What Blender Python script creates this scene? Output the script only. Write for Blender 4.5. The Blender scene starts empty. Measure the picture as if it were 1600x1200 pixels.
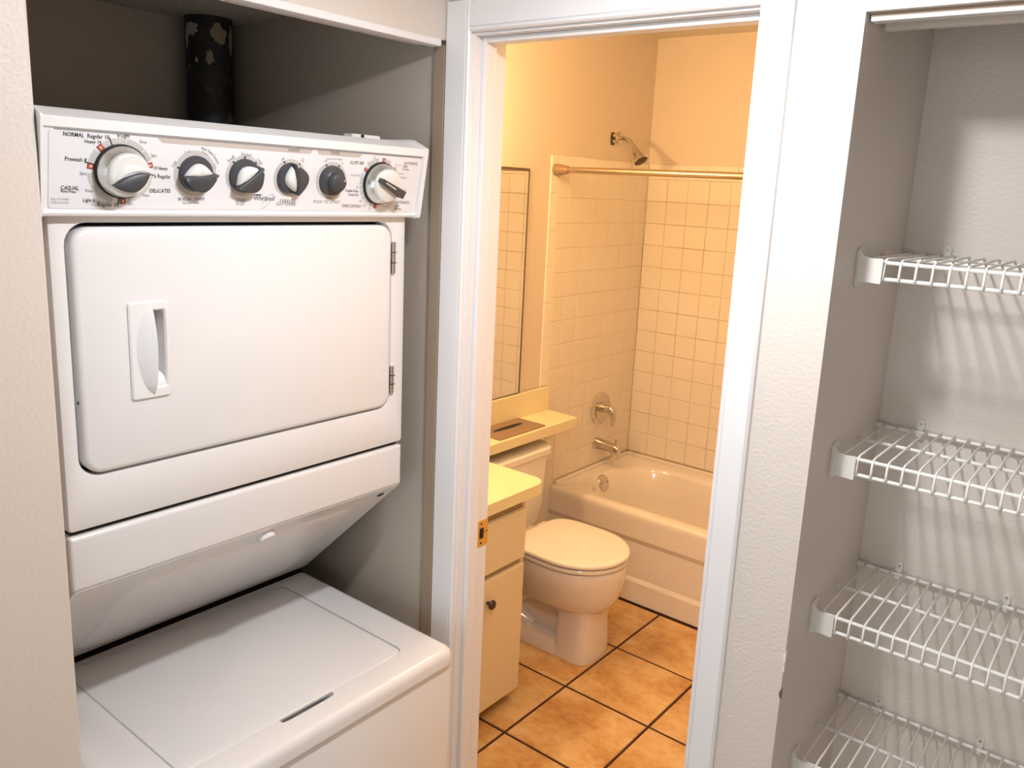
import bpy, bmesh, math, random
from mathutils import Vector, Matrix
random.seed(7)
SC = bpy.context.scene
COL = SC.collection
PI = math.pi

# ------------------------------------------------------------------ camera, world, lights, exposure
cam_d = bpy.data.cameras.new('camera')
cam = bpy.data.objects.new('camera', cam_d)
COL.objects.link(cam)
yaw, pitch, roll = math.radians(37.24), math.radians(12.01), math.radians(2.94)
fw = Vector((-math.sin(yaw)*math.cos(pitch), math.cos(yaw)*math.cos(pitch), -math.sin(pitch)))
rt = Vector((math.cos(yaw), math.sin(yaw), 0))
up = rt.cross(fw)
r2 = math.cos(roll)*rt + math.sin(roll)*up
u2 = -math.sin(roll)*rt + math.cos(roll)*up
cam.matrix_world = Matrix(((r2.x, u2.x, -fw.x, 0), (r2.y, u2.y, -fw.y, 0), (r2.z, u2.z, -fw.z, 1.73), (0, 0, 0, 1)))
cam_d.sensor_width = 36
cam_d.lens = 1288*36/1600
cam_d.shift_x = (800-834.5)/1600
cam_d.shift_y = (564.8-600)/1600
cam_d.clip_start = 0.01
SC.camera = cam

world = bpy.data.worlds.new('daylight')
SC.world = world
world.use_nodes = True
world.node_tree.nodes['Background'].inputs[0].default_value = (0.89, 0.95, 1.0, 1)
world.node_tree.nodes['Background'].inputs[1].default_value = 1.40

def point_light(name, loc, power, color, radius):
    d = bpy.data.lights.new(name, 'POINT'); d.energy = power; d.color = color; d.shadow_soft_size = radius
    o = bpy.data.objects.new(name, d); COL.objects.link(o); o.location = loc
    return o
WARM = (1.0, 0.63, 0.29)
ad = bpy.data.lights.new('hall_lamp_light', 'AREA'); ad.shape = 'RECTANGLE'; ad.size = 0.05; ad.size_y = 0.16; ad.energy = 6.0; ad.color = (0.975, 0.975, 1.0)
ao = bpy.data.objects.new('hall_lamp_light', ad); COL.objects.link(ao); ao.location = (-0.46, 0.72, 2.092)
point_light('bath_fill_light', (-1.05, 2.0, 2.20), 14.0, WARM, 0.14)  # added fill that brightens the lower half of the bathroom, no known fixture
for yy in (1.60, 1.83, 2.06):
    point_light('vanity_bulb_light', (-1.90, yy, 1.985), 7.5, WARM, 0.04)

vs = SC.view_settings
vs.view_transform = 'Standard'; vs.look = 'None'; vs.gamma = 1.0; vs.use_curve_mapping = False
vs.exposure = 0.55

# ------------------------------------------------------------------ materials
def mat(name, col, rough=0.5, metal=0.0, bump=None, vary=None, coat=0.0, emit=None):
    m = bpy.data.materials.new(name); m.use_nodes = True
    nt = m.node_tree; b = nt.nodes['Principled BSDF']
    b.inputs['Base Color'].default_value = (*col, 1)
    b.inputs['Roughness'].default_value = rough
    b.inputs['Metallic'].default_value = metal
    b.inputs['Coat Weight'].default_value = coat
    if emit:
        b.inputs['Emission Color'].default_value = (*emit[0], 1); b.inputs['Emission Strength'].default_value = emit[1]
    tc = None
    if bump or vary:
        tc = nt.nodes.new('ShaderNodeTexCoord')
    if bump:
        sc, st, dist = bump
        n = nt.nodes.new('ShaderNodeTexNoise'); n.inputs['Scale'].default_value = sc; n.inputs['Detail'].default_value = 4
        nt.links.new(tc.outputs['Object'], n.inputs['Vector'])
        bp = nt.nodes.new('ShaderNodeBump'); bp.inputs['Strength'].default_value = st; bp.inputs['Distance'].default_value = dist
        nt.links.new(n.outputs['Fac'], bp.inputs['Height']); nt.links.new(bp.outputs['Normal'], b.inputs['Normal'])
    if vary:
        sc, cols = vary
        n = nt.nodes.new('ShaderNodeTexNoise'); n.inputs['Scale'].default_value = sc; n.inputs['Detail'].default_value = 6; n.inputs['Roughness'].default_value = 0.62
        nt.links.new(tc.outputs['Object'], n.inputs['Vector'])
        r = nt.nodes.new('ShaderNodeValToRGB')
        while len(r.color_ramp.elements) < len(cols): r.color_ramp.elements.new(0.5)
        for e, (p, c) in zip(r.color_ramp.elements, cols): e.position = p; e.color = (*c, 1)
        nt.links.new(n.outputs['Fac'], r.inputs['Fac']); nt.links.new(r.outputs['Color'], b.inputs['Base Color'])
    return m
M = {}
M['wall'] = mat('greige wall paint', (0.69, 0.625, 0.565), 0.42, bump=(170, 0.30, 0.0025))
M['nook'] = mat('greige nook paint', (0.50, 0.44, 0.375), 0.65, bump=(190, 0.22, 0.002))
M['bathwall'] = mat('beige bathroom paint', (0.70, 0.61, 0.51), 0.55, bump=(150, 0.15, 0.002))
M['trim'] = mat('white trim paint', (0.82, 0.81, 0.82), 0.35)
M['strip'] = mat('shaded groove brown', (0.34, 0.26, 0.19), 0.6)  # dark tone stands in for shade in narrow trim grooves
M['ceil'] = mat('popcorn ceiling', (0.66, 0.60, 0.52), 0.9, bump=(130, 1.0, 0.012))
M['ceil_bath'] = mat('bathroom popcorn ceiling', (0.80, 0.74, 0.66), 0.9, bump=(130, 1.0, 0.012))
M['white'] = mat('appliance white enamel', (0.80, 0.80, 0.81), 0.28, coat=0.3)
M['plastic'] = mat('white plastic', (0.80, 0.80, 0.81), 0.35)
M['dark'] = mat('black gap', (0.012, 0.012, 0.012), 0.8)
M['charcoal'] = mat('charcoal knob plastic', (0.050, 0.054, 0.062), 0.38)
M['pearl'] = mat('pearl knob insert', (0.72, 0.72, 0.70), 0.3)
M['silver'] = mat('satin silver ring', (0.66, 0.66, 0.64), 0.28, 0.9)
M['panel'] = mat('control panel white', (0.77, 0.77, 0.80), 0.4)
M['print_band'] = mat('grey beige print', (0.52, 0.47, 0.43), 0.5)
M['print_ring'] = mat('light grey print', (0.54, 0.53, 0.51), 0.5)
M['print_black'] = mat('black print', (0.02, 0.02, 0.022), 0.5)
M['print_grey'] = mat('grey print', (0.28, 0.28, 0.30), 0.5)
M['print_red'] = mat('red print', (0.36, 0.07, 0.05), 0.5)
M['print_pink'] = mat('pale red print', (0.75, 0.42, 0.36), 0.5)
M['steel'] = mat('steel hinge', (0.42, 0.40, 0.36), 0.35, 1.0)
M['chrome'] = mat('chrome', (0.66, 0.62, 0.58), 0.09, 1.0)
M['rod'] = mat('worn brassy chrome', (0.60, 0.50, 0.38), 0.17, 1.0)
M['brass'] = mat('brass plate', (0.85, 0.62, 0.24), 0.28, 1.0)
M['bronze'] = mat('brown metal plate', (0.34, 0.225, 0.15), 0.38, 0.35)
M['knobdark'] = mat('dark bronze knob', (0.09, 0.06, 0.045), 0.4, 0.6)
M['iron'] = mat('tarred cast iron', (0.015, 0.015, 0.017), 0.5, bump=(120, 0.8, 0.004),
                vary=(26, [(0.0, (0.008, 0.008, 0.010)), (0.58, (0.018, 0.018, 0.020)), (0.70, (0.10, 0.10, 0.095)), (1.0, (0.16, 0.15, 0.13))]))
M['splat_w'] = mat('white paint splash', (0.42, 0.42, 0.42), 0.6)
M['splat_t'] = mat('tan compound splash', (0.34, 0.28, 0.20), 0.8)
M['wire'] = mat('white vinyl coated wire', (0.84, 0.83, 0.80), 0.35)
M['clip'] = mat('ivory plastic clip', (0.74, 0.71, 0.66), 0.4)
M['laminate'] = mat('almond laminate top', (0.80, 0.725, 0.47), 0.35)
M['cabinet'] = mat('cream cabinet laminate', (0.74, 0.66, 0.47), 0.45)
M['cabinet_in'] = mat('brown cabinet shadow gap', (0.42, 0.31, 0.18), 0.7)
M['porcelain'] = mat('white porcelain', (0.80, 0.75, 0.70), 0.12, coat=0.4)
M['seat'] = mat('white toilet seat plastic', (0.82, 0.78, 0.73), 0.2, coat=0.3)
M['tub'] = mat('white tub enamel', (0.78, 0.72, 0.66), 0.14, coat=0.4)
M['tile'] = mat('glazed white wall tile', (0.78, 0.71, 0.61), 0.14, coat=0.2)
M['tile_trim'] = mat('glazed ivory trim tile', (0.84, 0.78, 0.66), 0.14, coat=0.2)
M['grout'] = mat('pale wall grout', (0.73, 0.65, 0.54), 0.85)
M['grout_back'] = mat('stained wall grout', (0.6, 0.5, 0.38), 0.85, vary=(5, [(0.38, (0.62, 0.53, 0.41)), (0.52, (0.50, 0.38, 0.25)), (0.66, (0.26, 0.16, 0.08))]))
M['floor_grout'] = mat('dark brown grout', (0.060, 0.022, 0.014), 0.9)
M['hallfloor'] = mat('beige hall floor', (0.55, 0.44, 0.32), 0.6)
M['mirror'] = mat('mirror glass', (0.90, 0.91, 0.88), 0.015, 1.0)
M['mirror_edge'] = mat('dark mirror channel', (0.20, 0.16, 0.12), 0.35, 0.8)
M['water'] = mat('clear plastic sheet', (0.8, 0.8, 0.8), 0.1)
M['lampglass'] = mat('lit lamp tube', (0.9, 0.9, 0.88), 0.5, emit=((0.975, 0.975, 1.0), 55))
M['bulb'] = mat('warm bulb', (1, 0.85, 0.6), 0.4, emit=((1, 0.62, 0.27), 3.0))

def floor_tile_mat():
    m = bpy.data.materials.new('ochre stone look tile'); m.use_nodes = True
    nt = m.node_tree; b = nt.nodes['Principled BSDF']; b.inputs['Roughness'].default_value = 0.38
    tc = nt.nodes.new('ShaderNodeTexCoord'); oi = nt.nodes.new('ShaderNodeObjectInfo')
    add = nt.nodes.new('ShaderNodeVectorMath'); add.operation = 'ADD'
    mul = nt.nodes.new('ShaderNodeVectorMath'); mul.operation = 'SCALE'; mul.inputs['Scale'].default_value = 1.0
    cmb = nt.nodes.new('ShaderNodeCombineXYZ')
    mm = nt.nodes.new('ShaderNodeMath'); mm.operation = 'MULTIPLY'; mm.inputs[1].default_value = 37.0
    nt.links.new(oi.outputs['Random'], mm.inputs[0]); nt.links.new(mm.outputs[0], cmb.inputs[0]); nt.links.new(mm.outputs[0], cmb.inputs[1])
    nt.links.new(tc.outputs['Object'], add.inputs[0]); nt.links.new(cmb.outputs[0], add.inputs[1])
    n1 = nt.nodes.new('ShaderNodeTexNoise'); n1.inputs['Scale'].default_value = 6; n1.inputs['Detail'].default_value = 8; n1.inputs['Roughness'].default_value = 0.65
    n2 = nt.nodes.new('ShaderNodeTexNoise'); n2.inputs['Scale'].default_value = 34; n2.inputs['Detail'].default_value = 6
    mp = nt.nodes.new('ShaderNodeMapping'); mp.inputs['Scale'].default_value = (1.0, 1.25, 1)
    nt.links.new(add.outputs[0], mp.inputs[0])
    nt.links.new(mp.outputs[0], n1.inputs['Vector']); nt.links.new(mp.outputs[0], n2.inputs['Vector'])
    mix = nt.nodes.new('ShaderNodeMath'); mix.operation = 'MULTIPLY_ADD'; mix.inputs[1].default_value = 0.30
    nt.links.new(n2.outputs['Fac'], mix.inputs[0]); nt.links.new(n1.outputs['Fac'], mix.inputs[2])
    r = nt.nodes.new('ShaderNodeValToRGB')
    cols = [(0.42, (0.42, 0.20, 0.062)), (0.58, (0.56, 0.32, 0.12)), (0.70, (0.65, 0.42, 0.19)), (0.86, (0.73, 0.53, 0.29))]
    while len(r.color_ramp.elements) < len(cols): r.color_ramp.elements.new(0.5)
    for e, (p, c) in zip(r.color_ramp.elements, cols): e.position = p; e.color = (*c, 1)
    nt.links.new(mix.outputs[0], r.inputs['Fac']); nt.links.new(r.outputs['Color'], b.inputs['Base Color'])
    bp = nt.nodes.new('ShaderNodeBump'); bp.inputs['Strength'].default_value = 0.12; bp.inputs['Distance'].default_value = 0.002
    nt.links.new(mix.outputs[0], bp.inputs['Height']); nt.links.new(bp.outputs['Normal'], b.inputs['Normal'])
    return m
M['floor_tile'] = floor_tile_mat()

# ------------------------------------------------------------------ helpers
def link(name, me, m, parent=None, kind=None):
    o = bpy.data.objects.new(name, me); COL.objects.link(o)
    if m is not None and not me.materials: me.materials.append(M[m])
    if parent is not None:
        o.parent = parent
        o.matrix_parent_inverse = wm(parent).inverted()
    if kind: o['kind'] = kind
    return o
def wm(o):
    mm = o.matrix_basis.copy()
    if o.parent: mm = wm(o.parent) @ o.matrix_parent_inverse @ mm
    return mm
def obj(name, bm, m, parent=None, smooth=False, kind=None, angle=35):
    bmesh.ops.recalc_face_normals(bm, faces=bm.faces)
    me = bpy.data.meshes.new(name); bm.to_mesh(me); bm.free()
    if smooth:
        me.polygons.foreach_set('use_smooth', [True]*len(me.polygons))
        me.set_sharp_from_angle(angle=math.radians(angle))
    return link(name, me, m, parent, kind)
def struct(name, bm, m, smooth=False):
    return obj(name, bm, m, None, smooth, 'structure')
def thing(name, label, cat, loc, group=None):
    o = bpy.data.objects.new(name, None); COL.objects.link(o); o.location = loc
    o.empty_display_size = 0.05
    o['label'] = label; o['category'] = cat
    if group: o['group'] = group
    return o
def BM(): return bmesh.new()
def box(bm, x0, x1, y0, y1, z0, z1, bev=0.0, seg=2):
    vs_ = [bm.verts.new((x, y, z)) for x in (x0, x1) for y in (y0, y1) for z in (z0, z1)]
    idx = [(0, 1, 3, 2), (4, 6, 7, 5), (0, 4, 5, 1), (2, 3, 7, 6), (0, 2, 6, 4), (1, 5, 7, 3)]
    fs = [bm.faces.new([vs_[i] for i in f]) for f in idx]
    if bev:
        es = list({e for f in fs for e in f.edges})
        bmesh.ops.bevel(bm, geom=es, offset=bev, segments=seg, profile=0.5, affect='EDGES')
    return bm
def bx(*a, **k): return box(BM(), *a, **k)
def loft(bm, rings, cap0=True, cap1=True, closed=True):
    L = [[bm.verts.new(p) for p in r] for r in rings]
    n = len(L[0])
    for a, b in zip(L, L[1:]):
        for i in range(n if closed else n-1):
            j = (i+1) % n
            bm.faces.new((a[i], a[j], b[j], b[i]))
    if cap0: bm.faces.new(L[0][::-1])
    if cap1: bm.faces.new(L[-1])
    return bm
def rrect(u0, u1, v0, v1, r, seg=6):
    """points of a rounded rectangle in 2-D; r may be one radius or four (bl, br, tr, tl)"""
    rs = r if isinstance(r, (tuple, list)) else (r,)*4
    cs = [(u0+rs[0], v0+rs[0], PI, rs[0]), (u1-rs[1], v0+rs[1], 1.5*PI, rs[1]), (u1-rs[2], v1-rs[2], 0, rs[2]), (u0+rs[3], v1-rs[3], 0.5*PI, rs[3])]
    return [(cx+q*math.cos(a0+0.5*PI*k/seg), cy+q*math.sin(a0+0.5*PI*k/seg)) for cx, cy, a0, q in cs for k in range(seg+1)]
def prism(bm, pts, f0, f1):
    """pts 2-D; f0, f1 map a 2-D point to 3-D"""
    return loft(bm, [[f0(*p) for p in pts], [f1(*p) for p in pts]])
def tube(bm, path, r, seg=8, caps=True):
    path = [Vector(p) for p in path]; rings = []
    t0 = (path[1]-path[0]).normalized()
    ref = Vector((0, 0, 1)) if abs(t0.z) < 0.9 else Vector((1, 0, 0))
    nrm = t0.cross(ref).normalized()
    for i, p in enumerate(path):
        if i == 0: t = t0
        elif i == len(path)-1: t = (path[-1]-path[-2]).normalized()
        else: t = ((path[i+1]-p).normalized()+(p-path[i-1]).normalized()).normalized()
        nrm = (nrm - t*nrm.dot(t)).normalized(); bi = t.cross(nrm)
        rr = r[i] if isinstance(r, (list, tuple)) else r
        rings.append([p+rr*(math.cos(2*PI*k/seg)*nrm+math.sin(2*PI*k/seg)*bi) for k in range(seg)])
    return loft(bm, rings, caps, caps)
def lathe(bm, prof, org, axis, seg=32, caps=True):
    """prof: list of (radius, height along axis)"""
    a = Vector(axis).normalized(); org = Vector(org)
    ref = Vector((0, 0, 1)) if abs(a.z) < 0.9 else Vector((1, 0, 0))
    u = a.cross(ref).normalized(); v = a.cross(u)
    return loft(bm, [[org+a*h+r*(math.cos(2*PI*k/seg)*u+math.sin(2*PI*k/seg)*v) for k in range(seg)] for r, h in prof], caps, caps)
def cut(o, cutter):
    md = o.modifiers.new('cut', 'BOOLEAN'); md.operation = 'DIFFERENCE'; md.object = cutter; md.solver = 'EXACT'
    dg = bpy.context.evaluated_depsgraph_get(); dg.update()
    me = bpy.data.meshes.new_from_object(o.evaluated_get(dg))
    o.modifiers.clear(); old = o.data; o.data = me; me.name = old.name
    bpy.data.objects.remove(cutter)
def shade(o, angle=35):
    o.data.polygons.foreach_set('use_smooth', [True]*len(o.data.polygons)); o.data.set_sharp_from_angle(angle=math.radians(angle))

# ------------------------------------------------------------------ setting
YC, YW, YB = 1.140, 1.152, 1.232       # casing front, hall face and bath face of the door wall
XH = -1.1065                           # laundry header / hall left wall face
XL = -2.0715                           # bath left wall
YT = 3.557                             # bath back wall
XR = -0.44                             # bath right wall
CZ = 2.43                              # bathroom ceiling
HZ = 2.20                              # low hallway ceiling
XC = -0.367                            # linen closet left wall

struct('floor', bx(-2.12, 1.25, -2.6, 1.20, -0.05, 0.0), 'hallfloor')
struct('ceiling', bx(XH, 1.20, -2.6, YW, HZ, HZ+0.06), 'ceil')
struct('wall_left', bx(XH-0.10, XH, -2.6, 0.443, 0, CZ, bev=0.003), 'wall')
struct('wall_header', bx(XH-0.075, XH, 0.443, YW, 1.9790, CZ), 'wall')
struct('wall_right', bx(1.20, 1.28, -2.6, YW, 0, CZ), 'wall')
# laundry nook
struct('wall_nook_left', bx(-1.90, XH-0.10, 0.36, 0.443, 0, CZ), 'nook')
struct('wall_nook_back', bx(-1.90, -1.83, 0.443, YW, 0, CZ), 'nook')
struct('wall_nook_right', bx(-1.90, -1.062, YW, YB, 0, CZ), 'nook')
struct('ceiling_nook', bx(-1.83, XH-0.075, 0.443, YW, 2.055, 2.12), 'ceil')
struct('trim_groove_shade', bx(XH-0.030, XH-0.0005, YC+0.002, YW, 0, 1.972, bev=0.002), 'strip')  # flat strip coloured as the shadow groove beside the door casing
# trim board under the laundry header and the folding door track behind it
b = BM(); box(b, XH-0.020, XH+0.004, 0.445, 1.1285, 1.9665, 1.9788, bev=0.002)
struct('trim_2', b, 'trim')
b = BM()
box(b, XH-0.052, XH-0.022, 0.446, 1.120, 1.9705, 1.9785)
struct('trim_3', b, 'wall')
# door wall right of the opening, and the head
wdr = struct('wall_door_right', bx(-0.498, XC, YW, YB, 0, CZ), 'wall')
M['chip'] = mat('bare gypsum chip', (0.16, 0.12, 0.09), 0.9)
for zc_, hh_, ww_, m_ in ((0.985, 0.008, 0.0028, 'chip'), (1.047, 0.010, 0.0030, 'trim'), (1.028, 0.006, 0.0022, 'trim')):
    pts_ = [(XC+0.0006-ww_*abs(math.sin(PI*i/8))**0.7*(0.8+0.4*((i*7) % 3)/2), zc_-hh_+2*hh_*i/8) for i in range(9)]
    pts_ = pts_ + [(XC+0.0012, zc_+hh_), (XC+0.0012, zc_-hh_)]
    b = prism(BM(), pts_, lambda x, z: (x, YW-0.0008, z), lambda x, z: (x, YW+0.004, z))
    obj('paint_chip', b, m_, wdr)
struct('wall_door_head', bx(-1.062, -0.498, YW, YB, 2.005, CZ), 'wall')
# linen closet
CB, XCR = 1.506, 0.46
struct('wall_closet_left', bx(XC-0.068, XC, YB, CB+0.06, 0, CZ), 'wall')
struct('wall_closet_back', bx(XC, XCR+0.06, CB, CB+0.06, 0, CZ), 'wall')
struct('wall_closet_right', bx(XCR, XCR+0.06, YB, CB, 0, CZ), 'wall')
struct('wall_closet_header', bx(XC, 1.25, YW, YB, 1.9715, CZ), 'wall')
struct('wall_closet_front', bx(XCR, 1.25, YW, YB, 0, 1.9715), 'wall')
struct('ceiling_closet', bx(XC, XCR, YB, CB, 2.36, CZ), 'ceil')
struct('floor_closet', bx(XC, XCR, 1.20, CB, -0.05, 0.0), 'hallfloor')
b = BM(); box(b, XC+0.004, XCR-0.002, 1.163, 1.182, 1.9608, 1.9662, bev=0.001)
struct('trim_4', b, 'trim')
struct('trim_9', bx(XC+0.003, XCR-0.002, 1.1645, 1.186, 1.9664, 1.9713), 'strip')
b = BM(); box(b, XC+0.006, XCR-0.002, 1.218, 1.231, 1.9590, 1.9712, bev=0.001)
struct('trim_5', b, 'wall')

# door casing, jamb, stop
def casing_leg(x_in, x_out, z1):
    s = 1 if x_out > x_in else -1
    w = abs(x_out-x_in)
    prof = [(0, YW), (0, YC+0.003), (0.003, YC), (0.0065, YC), (0.008, YC+0.0025), (0.0095, YC), (w-0.004, YC), (w, YC+0.004), (w, YW)]
    return prism(BM(), prof, lambda a, y: (x_in+s*a, y, 0), lambda a, y: (x_in+s*a, y, z1))
struct('trim_6', casing_leg(-1.047, XH, 2.0435), 'trim')
struct('trim_7', casing_leg(-0.5085, -0.460, 2.0435), 'trim')
prof = [(1.990, YW), (1.990, YC+0.003), (1.993, YC), (1.9965, YC), (1.998, YC+0.0025), (1.9995, YC), (2.040, YC), (2.0435, YC+0.004), (2.0435, YW)]
struct('trim_8', prism(BM(), prof, lambda z, y: (-1.047, y, z), lambda z, y: (-0.5085, y, z)), 'trim')
jamb = BM()
box(jamb, -1.062, -1.0434, YC+0.012, YB+0.006, 0, 2.005)
box(jamb, -1.0434, -1.0334, 1.171, 1.200, 0, 1.9855, bev=0.002)
door = struct('door_1', jamb, 'trim')
b = bx(-1.0434, -0.5121, YC+0.012, YB+0.006, 1.9855, 2.005); box(b, -1.0334, -0.5221, 1.171, 1.200, 1.9755, 1.9855, bev=0.002)
obj('head_jamb', b, 'trim', door)
b = bx(-0.5121, -0.498, YC+0.012, YB+0.006, 0, 2.005); box(b, -0.5221, -0.5121, 1.171, 1.200, 0, 1.9855, bev=0.002)
obj('side_jamb', b, 'trim', door)
b = BM()
prism(b, rrect(1.206, 1.240, 0.990, 1.047, 0.002, 2), lambda y, z: (-1.0434, y, z), lambda y, z: (-1.0416, y, z))
sp = obj('strike_plate', b, 'brass', door); sp['label'] = 'brass strike plate'
b = BM(); box(b, -1.0418, -1.0411, 1.214, 1.226, 1.007, 1.030)
box(b, -1.0418, -1.0411, 1.2165, 1.2205, 0.995, 0.999); box(b, -1.0418, -1.0411, 1.2165, 1.2205, 1.038, 1.042); box(b, -1.0418, -1.0412, 1.226, 1.240, 1.0195, 1.0205)
obj('strike_hole', b, 'dark', sp)

# bathroom shell
fl = struct('floor_bathroom', bx(XL, XR, 1.20, YT, -0.05, -0.004), 'floor_grout')
P = 0.3385; G = 0.0100
tile_meshes = {}
def ftile(w, d):
    k = (round(w, 3), round(d, 3))
    if k not in tile_meshes:
        b = BM(); h = 0.004; c = 0.003
        rings = [[(sx*w/2, sy*d/2, -h) for sx, sy in ((-1, -1), (1, -1), (1, 1), (-1, 1))],
                 [(sx*w/2, sy*d/2, -0.002) for sx, sy in ((-1, -1), (1, -1), (1, 1), (-1, 1))],
                 [(sx*(w/2-c), sy*(d/2-c), 0) for sx, sy in ((-1, -1), (1, -1), (1, 1), (-1, 1))]]
        loft(b, rings, False, True)
        bmesh.ops.recalc_face_normals(b, faces=b.faces)
        me = bpy.data.meshes.new('floor_tile'); b.to_mesh(me); b.free(); me.materials.append(M['floor_tile'])
        tile_meshes[k] = me
    return tile_meshes[k]
def cells(lines, lo, hi, g):
    out = []
    for a, b_ in zip(lines, lines[1:]):
        p, q = max(a+g/2, lo), min(b_-g/2, hi)
        if q-p > 0.02: out.append((p, q))
    return out
for x0, x1 in cells([-1.455+P*k for k in range(-3, 5)], XL, XR, G):
    for y0, y1 in cells([2.873-P*k for k in range(7, -1, -1)], 1.20, 2.872, G):
        me = ftile(x1-x0, y1-y0)
        o = link('floor_tile', me, None, fl); o.location = ((x0+x1)/2, (y0+y1)/2, random.uniform(-0.0004, 0.0004))
struct('ceiling_bathroom', bx(XL, XR, YB, YT, CZ, CZ+0.06), 'ceil_bath')
wl = struct('wall_bath_left', bx(XL-0.08, XL, YB, YT+0.08, 0, CZ), 'bathwall')
wb = struct('wall_bath_back', bx(XL, XR, YT, YT+0.08, 0, CZ), 'bathwall')
wr = struct('wall_bath_right', bx(XR, XR+0.005, YB, YT+0.08, 0, CZ), 'bathwall')
struct('wall_bath_front', bx(XL, -1.905, YB-0.06, YB, 0, CZ), 'bathwall')

# wall tiles: 108 mm pieces 5.5 mm proud, grout bed 3.5 mm
TP_H, TP_V, TG = 0.1087, 0.1052, 0.0022
Z0 = 0.4235
ZROW = [Z0+TP_V*k for k in range(14)]          # 13 full courses
ZTOP = 1.858
tmesh = {}
def wtile(w, h, m='tile'):
    k = (round(w, 4), round(h, 4), m)
    if k not in tmesh:
        b = BM(); c = 0.0022
        rings = [[(sx*w/2, 0, sz*h/2) for sx, sz in ((-1, -1), (1, -1), (1, 1), (-1, 1))],
                 [(sx*w/2, -0.0042, sz*h/2) for sx, sz in ((-1, -1), (1, -1), (1, 1), (-1, 1))],
                 [(sx*(w/2-c), -0.0056, sz*(h/2-c)) for sx, sz in ((-1, -1), (1, -1), (1, 1), (-1, 1))]]
        loft(b, rings, False, True); bmesh.ops.recalc_face_normals(b, faces=b.faces)
        me = bpy.data.meshes.new('wall_tile'); b.to_mesh(me); b.free(); me.materials.append(M[m]); tmesh[k] = me
    return tmesh[k]
ORG = {}
def wall_tiles(wall, place, ang, us, zs, m='tile', name='wall_tile'):
    for u0, u1 in us:
        for z0, z1 in zs:
            o = link(name, wtile(u1-u0, z1-z0, m), None, wall)
            o.location = place((u0+u1)/2, (z0+z1)/2)
            o.rotation_euler = (random.uniform(-.0035, .0035), 0, ang+random.uniform(-.0035, .0035))
zc = [(a+TG/2, b_-TG/2) for a, b_ in zip(ZROW, ZROW[1:])]
zb = [(ZROW[-1]+TG/2, ZTOP)]
zlow = [(a+TG/2, b_-TG/2) for a, b_ in zip([0.0027+TP_V*k for k in range(5)], [0.0027+TP_V*(k+1) for k in range(4)])]
def cols(a, b_, pitch, start=None):
    out = []; p = a
    while p < b_-0.02:
        q = min(p+pitch, b_); out.append((p+TG/2, q-TG/2)); p = q
    return out
# back wall (u = x): beds and tiles, rows 0..12 then the 150 mm long trim row
obj('grout_bed', bx(XL+0.0035, XR, YT-0.0035, YT, 0.40, ZTOP-0.002), 'grout_back', wb)
wall_tiles(wb, lambda u, z: (u, YT, z), 0, cols(XL+0.006, XR-0.006, TP_H), zc)
wall_tiles(wb, lambda u, z: (u, YT, z), 0, cols(XL+0.006, XR-0.006, 0.153), zb, 'tile_trim', 'trim_tile')
# left wall (u = y)
YE = 2.822
obj('grout_bed', bx(XL, XL+0.0035, YE-0.050, YT, 0.0, ZTOP-0.002), 'grout', wl)
lcols = []; p = YT-0.006
while p > YE+0.02:
    q = max(p-TP_H, YE); lcols.append((q+TG/2, p-TG/2)); p = q
wall_tiles(wl, lambda u, z: (XL, u, z), PI/2, lcols, zc)
wall_tiles(wl, lambda u, z: (XL, u, z), PI/2, lcols[-1:], zlow)
tcols = []; p = YT-0.006
while p > YE+0.02:
    q = max(p-0.153, YE); tcols.append((q+TG/2, p-TG/2)); p = q
wall_tiles(wl, lambda u, z: (XL, u, z), PI/2, tcols, zb, 'tile_trim', 'trim_tile')
tz = []; z = ZTOP
while z > 0.90: tz.append((max(z-0.153, 0.884)+TG/2, z-TG/2)); z -= 0.153
z = 0.738
while z > 0.02: tz.append((max(z-0.153, 0.0)+TG/2, z-TG/2)); z -= 0.153
wall_tiles(wl, lambda u, z: (XL, u, z), PI/2, [(YE-0.052, YE-TG/2)], tz, 'tile_trim', 'trim_tile')
# right wall (seen in the mirror only)
obj('grout_bed', bx(XR-0.0035, XR, 2.82, YT-0.0035, 0.40, ZTOP-0.002), 'grout', wr)
wall_tiles(wr, lambda u, z: (XR, u, z), -PI/2, cols(2.82, YT-0.006, TP_H), zc)

# ------------------------------------------------------------------ stacked washer and dryer
XD = -1.136; YL, YR = 0.459, 1.080
W = thing('stacked_washer_dryer', 'white stacked washer and dryer in the alcove left of the bathroom door', 'washer dryer', (-1.40, 0.77, 0))
# washer cabinet and deck
obj('washer_cabinet', bx(-1.66, -0.984, YL+0.002, YR-0.002, 0.02, 0.8115, bev=0.006), 'white', W, True)
b = BM(); ring = lambda i, z: [(x, y, z) for x, y in rrect(-1.445+i*0.2, -0.977-i, YL+i, YR-i, (0.004, 0.018, 0.018, 0.004), 5)]
loft(b, [ring(0.003, 0.8145), ring(0, 0.8165), ring(0, 0.832), ring(0.002, 0.840), ring(0.006, 0.8455), ring(0.012, 0.848)])
deck = obj('washer_deck', b, 'white', W)
LX0, LX1, LY0, LY1 = -1.432, -1.0372, 0.5490, 1.0025
cb = prism(BM(), rrect(LX0, LX1, LY0, LY1, (0.012, 0.020, 0.020, 0.025)), lambda x, y: (x, y, 0.842), lambda x, y: (x, y, 0.90))
cut(deck, obj('cutter', cb, 'white'))
cb = prism(BM(), [(-1.060, 0.728), (-1.0345, 0.721), (-1.0275, 0.7225), (-1.0255, 0.735), (-1.0255, 0.815), (-1.0275, 0.8265), (-1.0345, 0.828), (-1.060, 0.822)], lambda x, y: (x, y, 0.826), lambda x, y: (x, y, 0.90))
cut(deck, obj('cutter', cb, 'white')); shade(deck)
b = BM(); g = 0.0022
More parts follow.
